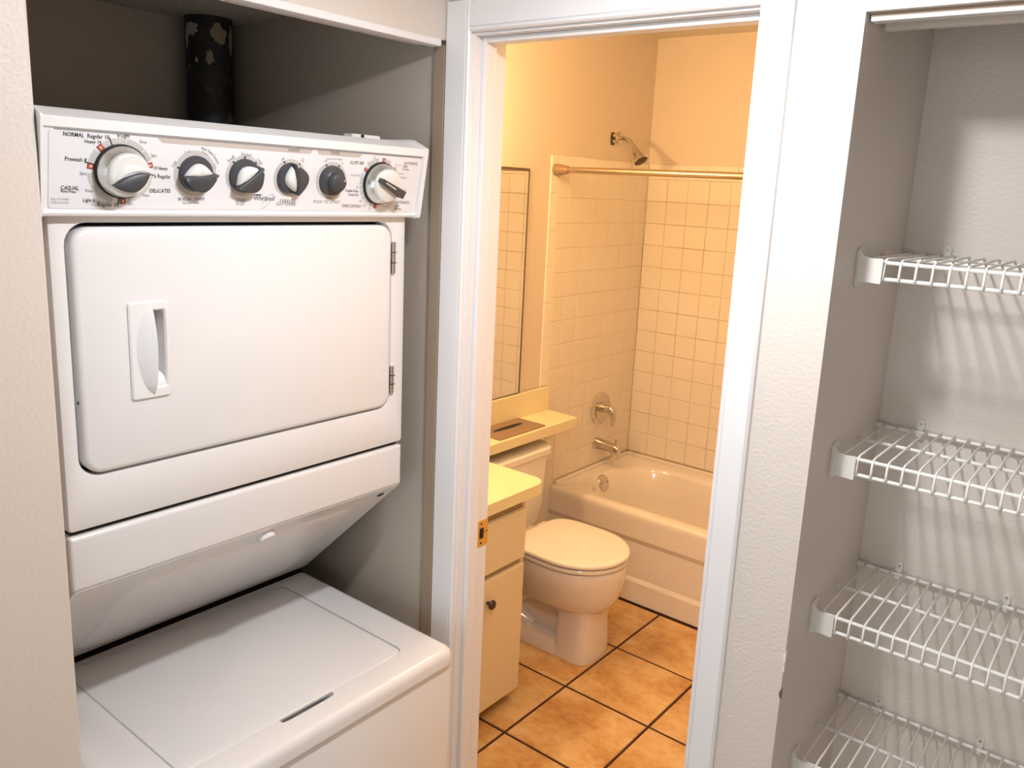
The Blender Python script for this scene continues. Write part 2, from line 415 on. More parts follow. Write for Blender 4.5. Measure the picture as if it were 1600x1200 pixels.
lr = lambda i, z: [(x, y, z) for x, y in rrect(LX0+g+i, LX1-g-i, LY0+g+i, LY1-g-i, (0.011, 0.018, 0.018, 0.023))]
loft(b, [lr(0, 0.8425), lr(0, 0.8462), lr(0.0012, 0.8478), lr(0.003, 0.8484)])
lid = obj('washer_lid', b, 'white', W, True)
obj('lid_finger_slot', prism(BM(), rrect(-1.0355, -1.0262, 0.7235, 0.826, 0.003, 2), lambda x, y: (x, y, 0.8262), lambda x, y: (x, y, 0.8275)), 'dark', W)
obj('deck_gap', bx(-1.60, -1.4455, YL+0.004, YR-0.004, 0.80, 0.847), 'dark', W)
# slanted shroud between the washer deck and the dryer front
SA, SB = Vector((-1.139, 0, 1.1385)), Vector((-1.441, 0, 0.861))
sd = (SB-SA).normalized(); sn = Vector((-sd.z, 0, sd.x))
if sn.x < 0: sn = -sn
SL = (SB-SA).length
def S(u, v, h): p = SA+sd*v+sn*h; return (p.x, u, p.z)
b = prism(BM(), rrect(YL+0.002, YR-0.002, 0, SL, 0.003, 2), lambda u, v: S(u, v, -0.012), lambda u, v: S(u, v, 0))
shroud = obj('dryer_shroud', b, 'white', W)
b = BM()
o1, o2, o3 = (rrect(YL+0.10+i, YR-0.075-i, 0.050+i, SL-0.035-i, 0.045) for i in (0, 0.005, 0.010))
loft(b, [[S(u, v, 0.000) for u, v in o1], [S(u, v, 0.004) for u, v in o2], [S(u, v, 0.0045) for u, v in o3]], False, True)
obj('shroud_panel', b, 'white', W, True)
b = lathe(BM(), [(0.016, -0.002), (0.016, 0.004), (0.014, 0.010), (0.010, 0.0115)], S(0.786, 0.032, 0.0), sn, 20)
obj('shroud_knob', b, 'plastic', W, True)
b = BM(); loft(b, [[S(1.048+0.008*math.cos(a), 0.030+0.006*math.sin(a), h) for a in [2*PI*k/16 for k in range(16)]] for h in (0.0002, 0.0012)])
obj('shroud_hole', b, 'dark', W)
# lower access cover
def xslab(bm, y0, y1, z0, z1, xb, xf, r, round_, seg=5):
    rr = lambda i, x: [(x, u, v) for u, v in rrect(y0+i, y1-i, z0+i, z1-i, max(r-i, 0.0008), seg)]
    q = round_
    return loft(bm, [rr(0, xb), rr(0, xf-q), rr(q*0.13, xf-q*0.5), rr(q*0.5, xf-q*0.13), rr(q, xf)])
obj('dryer_access_cover', xslab(BM(), YL, YR, 1.1395, 1.2215, XD-0.03, XD, 0.004, 0.006), 'white', W, True)
# dryer cabinet body and front frame
obj('dryer_cabinet', bx(-1.66, XD-0.034, YL+0.002, YR-0.002, 1.130, 1.790, bev=0.004), 'white', W, True)
obj('cover_gap', bx(XD-0.034, XD-0.012, YL+0.006, YR-0.006, 1.215, 1.240), 'dark', W)
DY0, DY1, DZ0, DZ1, DR = 0.4790, 1.0460, 1.3035, 1.6530, 0.030
b = BM()
fo = lambda i, x: [(x, u, v) for u, v in rrect(YL+i, YR-i, 1.2285+i, 1.672-i, 0.006, 6)]
fi = lambda i, x: [(x, u, v) for u, v in rrect(DY0-i, DY1+i, DZ0-i, DZ1+i, DR+i, 6)]
loft(b, [fo(0, XD-0.034), fo(0, XD-0.005), fo(0.0015, XD-0.0015), fo(0.005, XD), fi(0.004, XD), fi(0.001, XD-0.001), fi(0, XD-0.004), fi(0, XD-0.030)], False, False)
obj('dryer_front_frame', b, 'white', W, True)
obj('door_recess', prism(BM(), rrect(DY0-.001, DY1+.001, DZ0-.001, DZ1+.001, DR), lambda u, v: (XD-0.033, u, v), lambda u, v: (XD-0.028, u, v)), 'dark', W)
DG = 0.0045
dr = obj('dryer_door', xslab(BM(), DY0+DG+0.001, DY1-DG+0.002, DZ0+DG-0.001, DZ1-DG-0.001, XD-0.026, XD+0.005, DR-0.004, 0.008, 6), 'white', W)
cb = prism(BM(), rrect(0.578, 0.6045, 1.4185, 1.5315, 0.003, 2), lambda u, v: (XD-0.022, u, v), lambda u, v: (XD+0.05, u, v))
cut(dr, obj('cutter', cb, 'white')); shade(dr)
# door handle: raised plate with a cup on the right and a curved grip blade
b = BM(); HX = XD+0.005
ho = lambda i, x: [(x, u, v) for u, v in rrect(0.5525+i, 0.6100-i, 1.4040+i, 1.5435-i, 0.004, 3)]
hi = lambda i, x: [(x, u, v) for u, v in rrect(0.578-i, 0.6045+i, 1.4185-i, 1.5315+i, 0.0035+i*0.5, 3)]
loft(b, [ho(0, HX-0.001), ho(0, HX+0.0025), ho(0.0018, HX+0.0045), hi(0.001, HX+0.0045), hi(-0.0012, HX+0.002), hi(-0.002, HX-0.020)], False, True)
hd = obj('door_handle', b, 'plastic', dr, True)
b = BM(); rings = []; N = 14
for k in range(N+1):                       # grip blade: lens outline, bulging out towards the cup
    t = k/N; z = 1.4085+0.1300*t; wv = math.sin(PI*t)**0.55
    yl = 0.5830-0.0235*wv; yr = 0.5838
    h = 0.0150*wv+0.0005
    rings.append([(HX+0.0035, yl, z), (HX+0.0045+h*0.35, yl+(yr-yl)*0.35, z), (HX+0.0045+h*0.75, yl+(yr-yl)*0.7, z), (HX+0.0045+h, yr, z), (HX+0.0035+h*0.8, yr+0.0014, z), (HX-0.004*wv, yr+0.001, z)])
loft(b, rings); obj('handle_grip', b, 'plastic', hd, True, angle=50)
b = BM(); rings = []
for k in range(9):                         # scooped lower end of the cup
    a = PI/2*k/8
    rings.append([(HX-0.018+0.020*math.sin(a), 0.5845, 1.4185+0.022*math.cos(a)), (HX-0.018+0.020*math.sin(a), 0.6035, 1.4185+0.022*math.cos(a))])
L2 = [[b.verts.new(p) for p in r] for r in rings]
for r0, r1 in zip(L2, L2[1:]): b.faces.new((r0[0], r0[1], r1[1], r1[0]))
obj('handle_scoop', b, 'plastic', hd, True, angle=60)
for z0, z1 in ((1.5600, 1.6165), (1.3320, 1.3835)):
    b = BM(); tube(b, [(XD+0.003, 1.0475, z0), (XD+0.003, 1.0475, z1)], 0.0040, 12)
    box(b, XD-0.001, XD+0.0012, 1.0475, 1.0535, z0+0.004, z1-0.004)
    h = obj('door_hinge', b, 'steel', W, True); h['label'] = 'steel barrel hinge'
    b = BM(); box(b, XD+0.0012, XD+0.0073, 1.0430, 1.0520, (z0*2+z1)/3-0.0006, (z0*2+z1)/3+0.0006); box(b, XD+0.0012, XD+0.0073, 1.0430, 1.0520, (z0+z1*2)/3-0.0006, (z0+z1*2)/3+0.0006)
    obj('knuckle_line', b, 'dark', h)
b = lathe(BM(), [(0.0026, 0), (0.0026, 0.0008)], (XD-0.004, 0.4850, 1.411), (1, 0, 0), 10); obj('door_screw_hole', b, 'dark', W)

# ---- control console
PB = Vector((-1.122, 0, 1.668)); PE = Vector((0.17054, 0, 0.98535)); PN = Vector((0.98535, 0, -0.17054))
def Q(u, v, h=0.0): p = PB+PE*v+PN*h; return Vector((p.x, u, p.z))
CY0, CY1 = 0.4475, 1.0870
cprof = [(-1.165, 1.662), (-1.1230, 1.662), (-1.1185, 1.6635), (-1.1170, 1.6665), (-1.1195, 1.6700), (-1.1218, 1.6712), (-1.1045, 1.7695), (-1.1025, 1.7707), (-1.1002, 1.7718), (-1.0990, 1.7822), (-1.1010, 1.7845), (-1.1330, 1.7960), (-1.1400, 1.7965), (-1.60, 1.7965), (-1.60, 1.790), (-1.165, 1.790)]
def cap_(prof, y0, y1): return prism(BM(), prof, lambda x, z: (x, y0, z), lambda x, z: (x, y1, z))
cons = obj('control_console', cap_(cprof, CY0, CY1), 'plastic', W)
eprof = [(-1.165, 1.660), (-1.1225, 1.660), (-1.1165, 1.6620), (-1.1140, 1.6680), (-1.0965, 1.7820), (-1.0985, 1.7860), (-1.1310, 1.8000), (-1.1400, 1.8010), (-1.30, 1.8010), (-1.30, 1.79), (-1.165, 1.790)]
obj('end_cap', cap_(eprof, CY1, CY1+0.0090), 'plastic', cons)
obj('end_cap', cap_(eprof, CY0-0.0030, CY0), 'plastic', cons)
def flat(bm, pts, h0, h1): return prism(bm, pts, lambda u, v: Q(u, v, h0), lambda u, v: Q(u, v, h1))
obj('control_panel', flat(BM(), rrect(0.4560, 1.0850, 0.0045, 0.1015, (0.003, 0.003, 0.003, 0.003), 2), 0.0, 0.0006), 'panel', cons)
obj('panel_seam', flat(BM(), [(0.4625, 0.1026), (1.0860, 0.1018), (1.0860, 0.1030), (0.4625, 0.1040)], 0.0005, 0.0012), 'print_grey', cons)
b = BM(); box(b, -1.205, -1.180, 0.99, 1.055, 1.796, 1.8045, bev=0.002); obj('top_bracket', b, 'plastic', cons)
b = lathe(BM(), [(0.003, 0), (0.003, 0.006)], (-1.165, 1.000, 1.797), (0, 0, 1), 10); obj('top_screw', b, 'dark', cons)
H1, H2 = 0.0007, 0.0010
b = BM()
flat(b, [(0.5993, 0.0955), (0.8390, 0.0950), (0.8420, 0.0957), (0.8440, 0.0975), (0.8450, 0.1015), (0.5920, 0.1020)], H1, H2)
obj('heading_band', b, 'print_band', cons); b = BM()
flat(b, [(0.8597, 0.0952), (0.9415, 0.0950), (0.9478, 0.1012), (0.8552, 0.1015), (0.8560, 0.0985), (0.8575, 0.0962)], H1, H2)
obj('heading_band', b, 'print_band', cons)
def arc_ring(bm, u, v, r0, r1, a0=0, a1=360, n=40, h0=H1, h1=H2):
    full = a1-a0 >= 360
    k = n if full else n+1
    A = [math.radians(a0+(a1-a0)*i/n) for i in range(k)]
    pt = lambda r, a, h: Q(u+r*math.cos(a), v+r*math.sin(a), h)
    rings = [[pt(r1, a, h0) for a in A], [pt(r1, a, h1) for a in A], [pt(r0, a, h1) for a in A]]
    L = [[bm.verts.new(p) for p in r] for r in rings]
    for x, y in zip(L, L[1:]):
        for i in range(k if full else k-1):
            j = (i+1) % k; bm.faces.new((x[i], x[j], y[j], y[i]))
K1 = (0.5449, 0.0545); K2 = (0.6496, 0.0560); K3 = (0.7273, 0.0560); K4 = (0.8080, 0.0558); K5 = (0.8884, 0.0550); K6 = (0.9923, 0.0540)
class Each:
    """collects small flat prints, each one an object of its own under the console"""
    def __init__(s, name, m): s.name, s.m = name, m
    def __call__(s, fn, *a, **k):
        b_ = BM(); fn(b_, *a, **k); return obj(s.name, b_, s.m, cons)
EB, ER, EP, EG = Each('black_mark', 'print_black'), Each('red_mark', 'print_red'), Each('pale_mark', 'print_pink'), Each('dial_ring', 'print_ring')
for k_, r in ((K2, 0.0320), (K3, 0.0302), (K4, 0.0295), (K5, 0.0305)): EG(arc_ring, *k_, 0.0, r)
for a0, a1 in ((100, 128), (82, 98), (45, 80), (22, 43), (142, 168), (186, 205), (207, 235), (237, 255), (285, 318), (320, 345), (347, 352)): EG(arc_ring, *K1, 0.030, 0.0432, a0, a1, 10)
for a0, a1 in ((60, 78), (100, 112), (115, 135), (165, 185), (187, 197), (199, 212), (214, 226), (228, 240), (242, 254), (10, 25), (27, 45), (-20, 8)): EG(arc_ring, *K6, 0.032, 0.0435, a0, a1, 8)
for k_, a in ((K5, 270),): EG(flat, [(k_[0]-0.012, k_[1]-0.028), (k_[0], k_[1]-0.0335), (k_[0]+0.012, k_[1]-0.028)], H1, H2)
# red marks, ticks
def mark(bm, k_, a, r0, r1, w, h1=0.0014):
    a = math.radians(a); d = Vector((math.cos(a), math.sin(a))); t = Vector((-d.y, d.x)); c = Vector(k_)
    pts = [c+d*r0+t*w, c+d*r0-t*w, c+d*r1-t*w, c+d*r1+t*w]
    flat(bm, [(p.x, p.y) for p in pts], H1, h1)
for a in (133, 173, 14, 275):
    ER(mark, K1, a, 0.0345, 0.0435, 0.0036); EP(mark, K1, a, 0.0375, 0.0415, 0.0016, 0.0018)
for a in (84, 147, 266, 2): ER(mark, K6, a, 0.036, 0.0435, 0.0030 if a != 2 else 0.0015); EP(mark, K6, a, 0.0385, 0.0412, 0.0011, 0.0018)
ER(mark, K6, 40, 0.039, 0.044, 0.0006)
for a, r1 in ((111, 0.045), (168, 0.0475), (-4, 0.0445), (267, 0.044)): EB(mark, K1, a, 0.034, r1, 0.0006)
EB(mark, K6, 312, 0.038, 0.044, 0.0007); EB(mark, K6, 12, 0.0405, 0.0412, 0.002)
EB(flat, [(0.5140, 0.0131), (0.5320, 0.0126), (0.5320, 0.0129), (0.5140, 0.0134)], H1, H2)
def dot(k_, a, r): 
    a = math.radians(a); u, v = k_[0]+r*math.cos(a), k_[1]+r*math.sin(a)
    EB(flat, [(u+0.0016*math.cos(t), v+0.0016*math.sin(t)) for t in [2*PI*i/10 for i in range(10)]], H1, 0.0014)
for k_, angs in ((K2, (165,)), (K3, (135, 92, 48)), (K4, (118, 56)), (K5, (118, 62))):
    for a in angs: dot(k_, a, 0.0270)

# lettering: (text, start u, v, end u, v, style)
TXT = [('NORMAL', 0.4726, 0.095, 0.4974, 0.0945, 'B'),
       ('Regular 10', 0.5015, 0.0945, 0.5284, 0.0946, 'b'),
       ('Heavy 14', 0.4984, 0.0878, 0.5185, 0.088, 'b'),
       ('6 Light', 0.5392, 0.0985, 0.5548, 0.0987, 'b'),
       ('Rinse', 0.5687, 0.0928, 0.578, 0.0927, 'g'),
       ('Spin', 0.5843, 0.0756, 0.5921, 0.0758, 'g'),
       ('10 Heavy', 0.5892, 0.0588, 0.6085, 0.0589, 'b'),
       ('6 Regular', 0.5899, 0.0475, 0.6136, 0.0476, 'b'),
       ('DELICATES', 0.5846, 0.0274, 0.614, 0.028, 'B'),
       ('Rinse', 0.575, 0.0219, 0.5845, 0.0218, 'g'),
       ('Spin', 0.5547, 0.0102, 0.5618, 0.0103, 'g'),
       ('Regular 10', 0.5159, 0.0076, 0.5424, 0.0077, 'b'),
       ('Light 6', 0.4972, 0.0133, 0.5123, 0.0132, 'b'),
       ('Rinse', 0.5002, 0.0262, 0.5095, 0.0258, 'g'),
       ('CASUAL', 0.4703, 0.0283, 0.4923, 0.028, 'B'),
       ('Perm Press', 0.4704, 0.0248, 0.4885, 0.0243, 'B'),
       ('Spin', 0.493, 0.0477, 0.5009, 0.0478, 'g'),
       ('Prewash 4', 0.4749, 0.0646, 0.5008, 0.0641, 'b'),
       ('PULL TO START', 0.4592, 0.0147, 0.4805, 0.0147, 'g'),
       ('PUSH TO STOP', 0.4592, 0.0103, 0.4801, 0.0102, 'g'),
       ('WASH TEMP', 0.6258, 0.0166, 0.6659, 0.0173, 'i'),
       ('ALL COLD RINSES', 0.6327, 0.0128, 0.6575, 0.0132, 'b'),
       ('Cold', 0.6175, 0.0627, 0.6213, 0.0706, 'g'),
       ('Cool', 0.6323, 0.0822, 0.6409, 0.0854, 'g'),
       ('Warm', 0.6565, 0.0859, 0.6665, 0.082, 'g'),
       ('Auto Temp Control', 0.6554, 0.0912, 0.6831, 0.0709, 'b'),
       ('Hot', 0.6765, 0.0706, 0.6785, 0.0638, 'g'),
       ('Small', 0.7007, 0.0735, 0.7097, 0.0816, 'g'),
       ('Medium', 0.7199, 0.0852, 0.7373, 0.0851, 'g'),
       ('Large', 0.7466, 0.0813, 0.7548, 0.0734, 'g'),
       ('LOAD', 0.7157, 0.0179, 0.7332, 0.0177, 'i'),
       ('SIZE', 0.7172, 0.0124, 0.7315, 0.0121, 'i'),
       ('Whirlpool', 0.7473, 0.0199, 0.7841, 0.0199, 'W'),
       ('WASHER', 0.7997, 0.0965, 0.8209, 0.097, 'i'),
       ('DRYER', 0.8818, 0.0967, 0.899, 0.097, 'i'),
       ('FABRIC', 0.7932, 0.0176, 0.817, 0.0173, 'i'),
       ('SOFTENER', 0.7877, 0.0125, 0.8225, 0.0123, 'i'),
       ('PUSH TO START', 0.8574, 0.0172, 0.912, 0.0171, 'i'),
       ('FLUFF AIR', 0.9238, 0.0831, 0.9522, 0.0836, 'i'),
       ('AUTOMATIC', 1.0437, 0.089, 1.0784, 0.089, 'i'),
       ('DRY', 1.0431, 0.0829, 1.0547, 0.0827, 'i'),
       ('Low Heat', 1.0421, 0.0791, 1.0579, 0.0788, 'b'),
       ('Tumble Press', 0.9189, 0.0373, 0.9474, 0.0369, 'b'),
       ('Damp Dry', 0.9274, 0.0312, 0.9493, 0.0305, 'b'),
       ('TIMED DRYING', 0.9156, 0.0108, 0.9572, 0.0103, 'i'),
       ('AUTOMATIC', 1.0366, 0.0189, 1.071, 0.0187, 'i'),
       ('DRY', 1.036, 0.0124, 1.0473, 0.012, 'i'),
       ('High Heat', 1.0358, 0.008, 1.0523, 0.0076, 'b'),
       ('10', 0.9721, 0.0941, 0.9769, 0.0942, 'g'),
       ('20', 0.9598, 0.0855, 0.9646, 0.0852, 'g'),
       ('30', 0.9503, 0.0656, 0.9544, 0.0653, 'g'),
       ('20', 0.9417, 0.0438, 0.9464, 0.0435, 'g'),
       ('40', 0.9519, 0.0202, 0.9573, 0.0197, 'g'),
       ('50', 0.962, 0.0126, 0.9672, 0.0121, 'g'),
       ('60', 0.975, 0.0077, 0.9803, 0.0072, 'g'),
       ('Cool Down', 0.9278, 0.0642, 0.9483, 0.064, 'g'),
       ('Off', 0.8707, 0.0827, 0.8768, 0.0849, 'g'),
       ('On', 0.9039, 0.0833, 0.909, 0.0812, 'g'),
       ('Off', 0.7912, 0.0807, 0.796, 0.0847, 'g'),
       ('On', 0.8245, 0.0847, 0.8302, 0.0805, 'g'),
       ('End of Cycle Signal', 0.8755, 0.088, 0.9061, 0.0888, 'g'),
       ('Very Dry', 1.023, 0.0857, 1.0382, 0.0855, 'g'),
       ('Less Dry', 1.0332, 0.071, 1.0471, 0.0706, 'g'),
       ('Cool Down', 1.035, 0.0647, 1.0546, 0.0642, 'g'),
       ('Energy Preferred', 1.0389, 0.0431, 1.0586, 0.0428, 'g'),
       ('Automatic Setting', 1.0394, 0.0405, 1.0591, 0.0402, 'g'),
       ('Very Dry', 1.0275, 0.0294, 1.0415, 0.0289, 'g'),
       ('Less Dry', 1.0136, 0.0173, 1.0274, 0.0165, 'g'),
       ('Cool Down', 1.006, 0.0121, 1.0238, 0.0115, 'g')]
def text_mesh(s, style):
    c = bpy.data.curves.new('t', 'FONT'); c.body = s; c.resolution_u = 2; c.size = 1.0
    if style in 'BW': c.offset = 0.008 if style == 'B' else 0.004
    if style == 'b': c.offset = 0.004
    if style in 'iW': c.shear = 0.25
    if style == 'i' and s in ('WASH TEMP', 'LOAD', 'SIZE', 'FABRIC', 'SOFTENER', 'PUSH TO START'): c.space_character = 1.35
    o = bpy.data.objects.new('t', c); COL.objects.link(o)
    dg = bpy.context.evaluated_depsgraph_get(); me = bpy.data.meshes.new_from_object(o.evaluated_get(dg))
    bpy.data.objects.remove(o); bpy.data.curves.remove(c)
    return me
for s, u0, v0, u1, v1, st in TXT:
    me = text_mesh(s, st)
    xs = [v.co.x for v in me.vertices]; x0, x1 = min(xs), max(xs)
    d = Vector((u1-u0, v1-v0)); L_ = d.length; d.normalize(); t = Vector((-d.y, d.x))
    k = L_/(x1-x0); ky = k
    ky = k*{'W': 1.15, 'B': 1.22, 'b': 1.22, 'i': 1.25, 'g': 1.25}[st]
    bm = BM()
    arc = s in ('Auto Temp Control',)
    vs_ = []
    for v in me.vertices:
        a, c = (v.co.x-x0)*k, v.co.y*ky
        if arc: c += 0.0040*math.sin(PI*min(1, a/L_))
        vs_.append(bm.verts.new(Q(u0+d.x*a+t.x*c, v0+d.y*a+t.y*c, 0.0011)))
    for p in me.polygons:
        try: bm.faces.new([vs_[i] for i in p.vertices])
        except ValueError: pass
    bpy.data.meshes.remove(me)
    obj('lettering', bm, 'print_grey' if st == 'g' else 'print_black', cons)
# thin swoosh ellipse behind the maker's name
bm = BM()
pts = []
for i in range(33):
    a = math.radians(200+290*i/32); x, y = 0.0150*math.cos(a), 0.0046*math.sin(a); r = math.radians(48)
    pts.append((0.7700+x*math.cos(r)-y*math.sin(r), 0.0185+x*math.sin(r)+y*math.cos(r)))
for (ua, va), (ub, vb) in zip(pts, pts[1:]):
    d = Vector((ub-ua, vb-va)).normalized(); t = Vector((-d.y, d.x))*0.0003
    bm.faces.new([bm.verts.new(Q(*p, 0.0012)) for p in ((ua+t.x, va+t.y), (ub+t.x, vb+t.y), (ub-t.x, vb-t.y), (ua-t.x, va-t.y))])
obj('swoosh_line', bm, 'print_grey', cons)
EB(flat, [(0.7460, 0.0282), (0.7490, 0.0290), (0.7580, 0.0290), (0.7610, 0.0282), (0.7580, 0.0274), (0.7490, 0.0274)], H1, 0.0011)

# knobs: base skirt (lathe), grip blade and insert
def leaf(k_, ang, a_len, up_, dn_, n=10, c=(0, 0)):
    """outline between two arcs over a chord of half length a_len: bulge up_ on the left, dn_ on the right"""
    A = math.radians(ang); d = Vector((math.cos(A), math.sin(A))); t = Vector((-d.y, d.x)); o = Vector(k_)+Vector(c)
    pts = []
    for i in range(n+1):
        s = -1+2*i/n; pts.append(o+d*(a_len*s)+t*(-dn_*(1-s*s)))
    for i in range(1, n):
        s = 1-2*i/n; pts.append(o+d*(a_len*s)+t*(up_*(1-s*s)))
    return [(p.x, p.y) for p in pts]
def raised(bm, pts, h0, h1, inset=0.8, rnd=0.002):
    cx = sum(p[0] for p in pts)/len(pts); cy = sum(p[1] for p in pts)/len(pts)
    sc = lambda f: [(cx+(x-cx)*f, cy+(y-cy)*f) for x, y in pts]
    return loft(bm, [[Q(u, v, h0) for u, v in sc(1)], [Q(u, v, h1-rnd) for u, v in sc(1)], [Q(u, v, h1-rnd*0.3) for u, v in sc((1+inset)/2+0.05)], [Q(u, v, h1) for u, v in sc(inset)]])
def knob(k_, ang, r, label, name='selector_knob'):
    b = lathe(BM(), [(r*1.0, 0.001), (r*1.0, 0.004), (r*0.965, 0.007), (r*0.90, 0.0085), (r*0.60, 0.0095)], Q(*k_), PN, 36)
    kn = obj(name, b, 'charcoal', W, True); kn['label'] = label
    b = raised(BM(), leaf(k_, ang, r*1.02, -r*0.02, r*0.92), 0.005, 0.0215, 0.86)
    obj('grip', b, 'charcoal', kn, True, angle=50)
    b = raised(BM(), leaf(k_, ang, r*0.84, r*0.62, r*0.12), 0.005, 0.0185, 0.55, 0.008)
    obj('insert', b, 'pearl', kn, True, angle=60)
    A = math.radians(ang); c = Vector(k_)+Vector((math.cos(A), math.sin(A)))*r*0.93
    b = BM(); d = Vector((math.cos(A), math.sin(A)))*0.003; t = Vector((-d.y, d.x))*0.25; cc = c+Vector((math.sin(A), -math.cos(A)))*r*0.16
    flat(b, [(cc+d+t)[:], (cc-d+t)[:], (cc-d-t)[:], (cc+d-t)[:]], 0.0200, 0.0222)
    obj('pointer', b, 'pearl', kn)
    return kn
knob(K2, 6, 0.0252, 'charcoal and pearl knob of the wash temperature dial')
knob(K3, 38, 0.0252, 'charcoal and pearl knob of the load size dial')
knob(K4, 104, 0.0240, 'charcoal and pearl knob of the fabric softener dial')
b = lathe(BM(), [(0.0245, 0.001), (0.0245, 0.004), (0.0235, 0.008), (0.0160, 0.0100), (0.0150, 0.011), (0.0142, 0.0225), (0.0120, 0.0240), (0.0, 0.0245)], Q(*K5), PN, 36, True)
kn = obj('start_knob', b, 'charcoal', W, True); kn['label'] = 'plain charcoal push to start knob'
b = BM(); flat(b, [(K5[0]+0.0075, K5[1]+0.0030), (K5[0]+0.0083, K5[1]+0.0024), (K5[0]+0.0125, K5[1]+0.0082), (K5[0]+0.0117, K5[1]+0.0088)], 0.0235, 0.0250); obj('pointer', b, 'pearl', kn)
def timer(k_, r, label):
    b = lathe(BM(), [(r, 0.001), (r, 0.006), (r*0.97, 0.0065)], Q(*k_), PN, 40); base = obj('timer_knob', b, 'dark', W, True); base['label'] = label
    b = lathe(BM(), [(r*0.955, 0.0062), (r*0.93, 0.011), (r*0.80, 0.0185), (r*0.775, 0.0200)], Q(*k_), PN, 48); obj('skirt_ring', b, 'silver', base, True, angle=25)
    return base
t1 = timer(K1, 0.0352, 'large silver washer timer knob at the left end')
b = lathe(BM(), [(0.0274, 0.0195), (0.0278, 0.0230), (0.0268, 0.0262), (0.0245, 0.0280), (0.0, 0.0292)], Q(*K1), PN, 40); obj('knob_cap', b, 'pearl', t1, True, angle=30)
b = raised(BM(), leaf(K1, 22, 0.0252, 0.0050, 0.0160, c=(-0.0012, -0.0045)), 0.026, 0.0360, 0.90, 0.003); obj('grip', b, 'charcoal', t1, True, angle=50)
b = raised(BM(), leaf(K1, 22, 0.0240, 0.0150, -0.0040, c=(-0.0010, -0.0010)), 0.026, 0.0312, 0.60, 0.004); obj('insert', b, 'pearl', t1, True, angle=60)
t2 = timer(K6, 0.0365, 'silver dryer timer knob with a charcoal bar at the right end')
b = lathe(BM(), [(0.0282, 0.0195), (0.0284, 0.0235), (0.0270, 0.0270), (0.0240, 0.0285), (0.0, 0.0292)], Q(*K6), PN, 40); obj('knob_cap', b, 'pearl', t2, True, angle=30)
A = math.radians(-24); d = Vector((math.cos(A), math.sin(A))); t = Vector((-d.y, d.x)); c = Vector(K6)+Vector((0.001, -0.001))
b = raised(BM(), [(c+d*a+t*w_)[:] for a, w_ in ((-0.0285, -0.0035), (0.0285, -0.0068), (0.0285, 0.0068), (-0.0285, 0.0035))], 0.020, 0.0395, 0.93, 0.002); obj('grip', b, 'charcoal', t2, True, angle=50)
b = BM(); flat(b, [(c+d*a+t*w_)[:] for a, w_ in ((-0.022, -0.0007), (0.004, -0.0009), (0.004, 0.0009), (-0.022, 0.0007))], 0.0394, 0.0400); obj('pointer', b, 'pearl', t2)

# ------------------------------------------------------------------ soil stack pipe in the nook corner
PX, PY = -1.770, 1.078
pp = thing('waste_pipe', 'black cast iron waste pipe behind the stacked washer and dryer, paint splashed', 'pipe', (PX, PY, 0))
obj('pipe_barrel', lathe(BM(), [(0.0505, 0.0), (0.0505, 2.0545)], (PX, PY, 0), (0, 0, 1), 40), 'iron', pp, True)
def splash(a0, a1, z0, z1, m, seed, n=18):
    rnd = random.Random(seed); b = BM(); am, zm = (a0+a1)/2, (z0+z1)/2
    loops = []
    rr = [1+rnd.uniform(-0.28, 0.18) for _ in range(n)]
    for f, r in ((1, 0.0507), (0.96, 0.0513), (0.5, 0.0514)):
        loops.append([(PX+r*math.cos(am+(a1-a0)/2*math.cos(t)*q*f), PY+r*math.sin(am+(a1-a0)/2*math.cos(t)*q*f), zm+(z1-z0)/2*math.sin(t)*q*f) for t, q in [(2*PI*i/n, rr[i]) for i in range(n)]])
    loft(b, loops, False, True); return obj('paint_splash', b, m, pp, True)
va = math.atan2(-PY, -PX)              # direction facing the hall
splash(va-1.15, va-0.45, 2.010, 2.040, 'splat_w', 1)
splash(va-1.2, va-0.95, 1.985, 2.030, 'splat_w', 9)
splash(va+0.05, va+0.75, 1.998, 2.040, 'splat_t', 2)
splash(va-0.15, va+0.16, 1.952, 1.985, 'splat_t', 3)
splash(va-0.62, va-0.48, 1.955, 1.967, 'splat_w', 4)
splash(va+0.95, va+1.15, 1.975, 2.040, 'splat_t', 5)

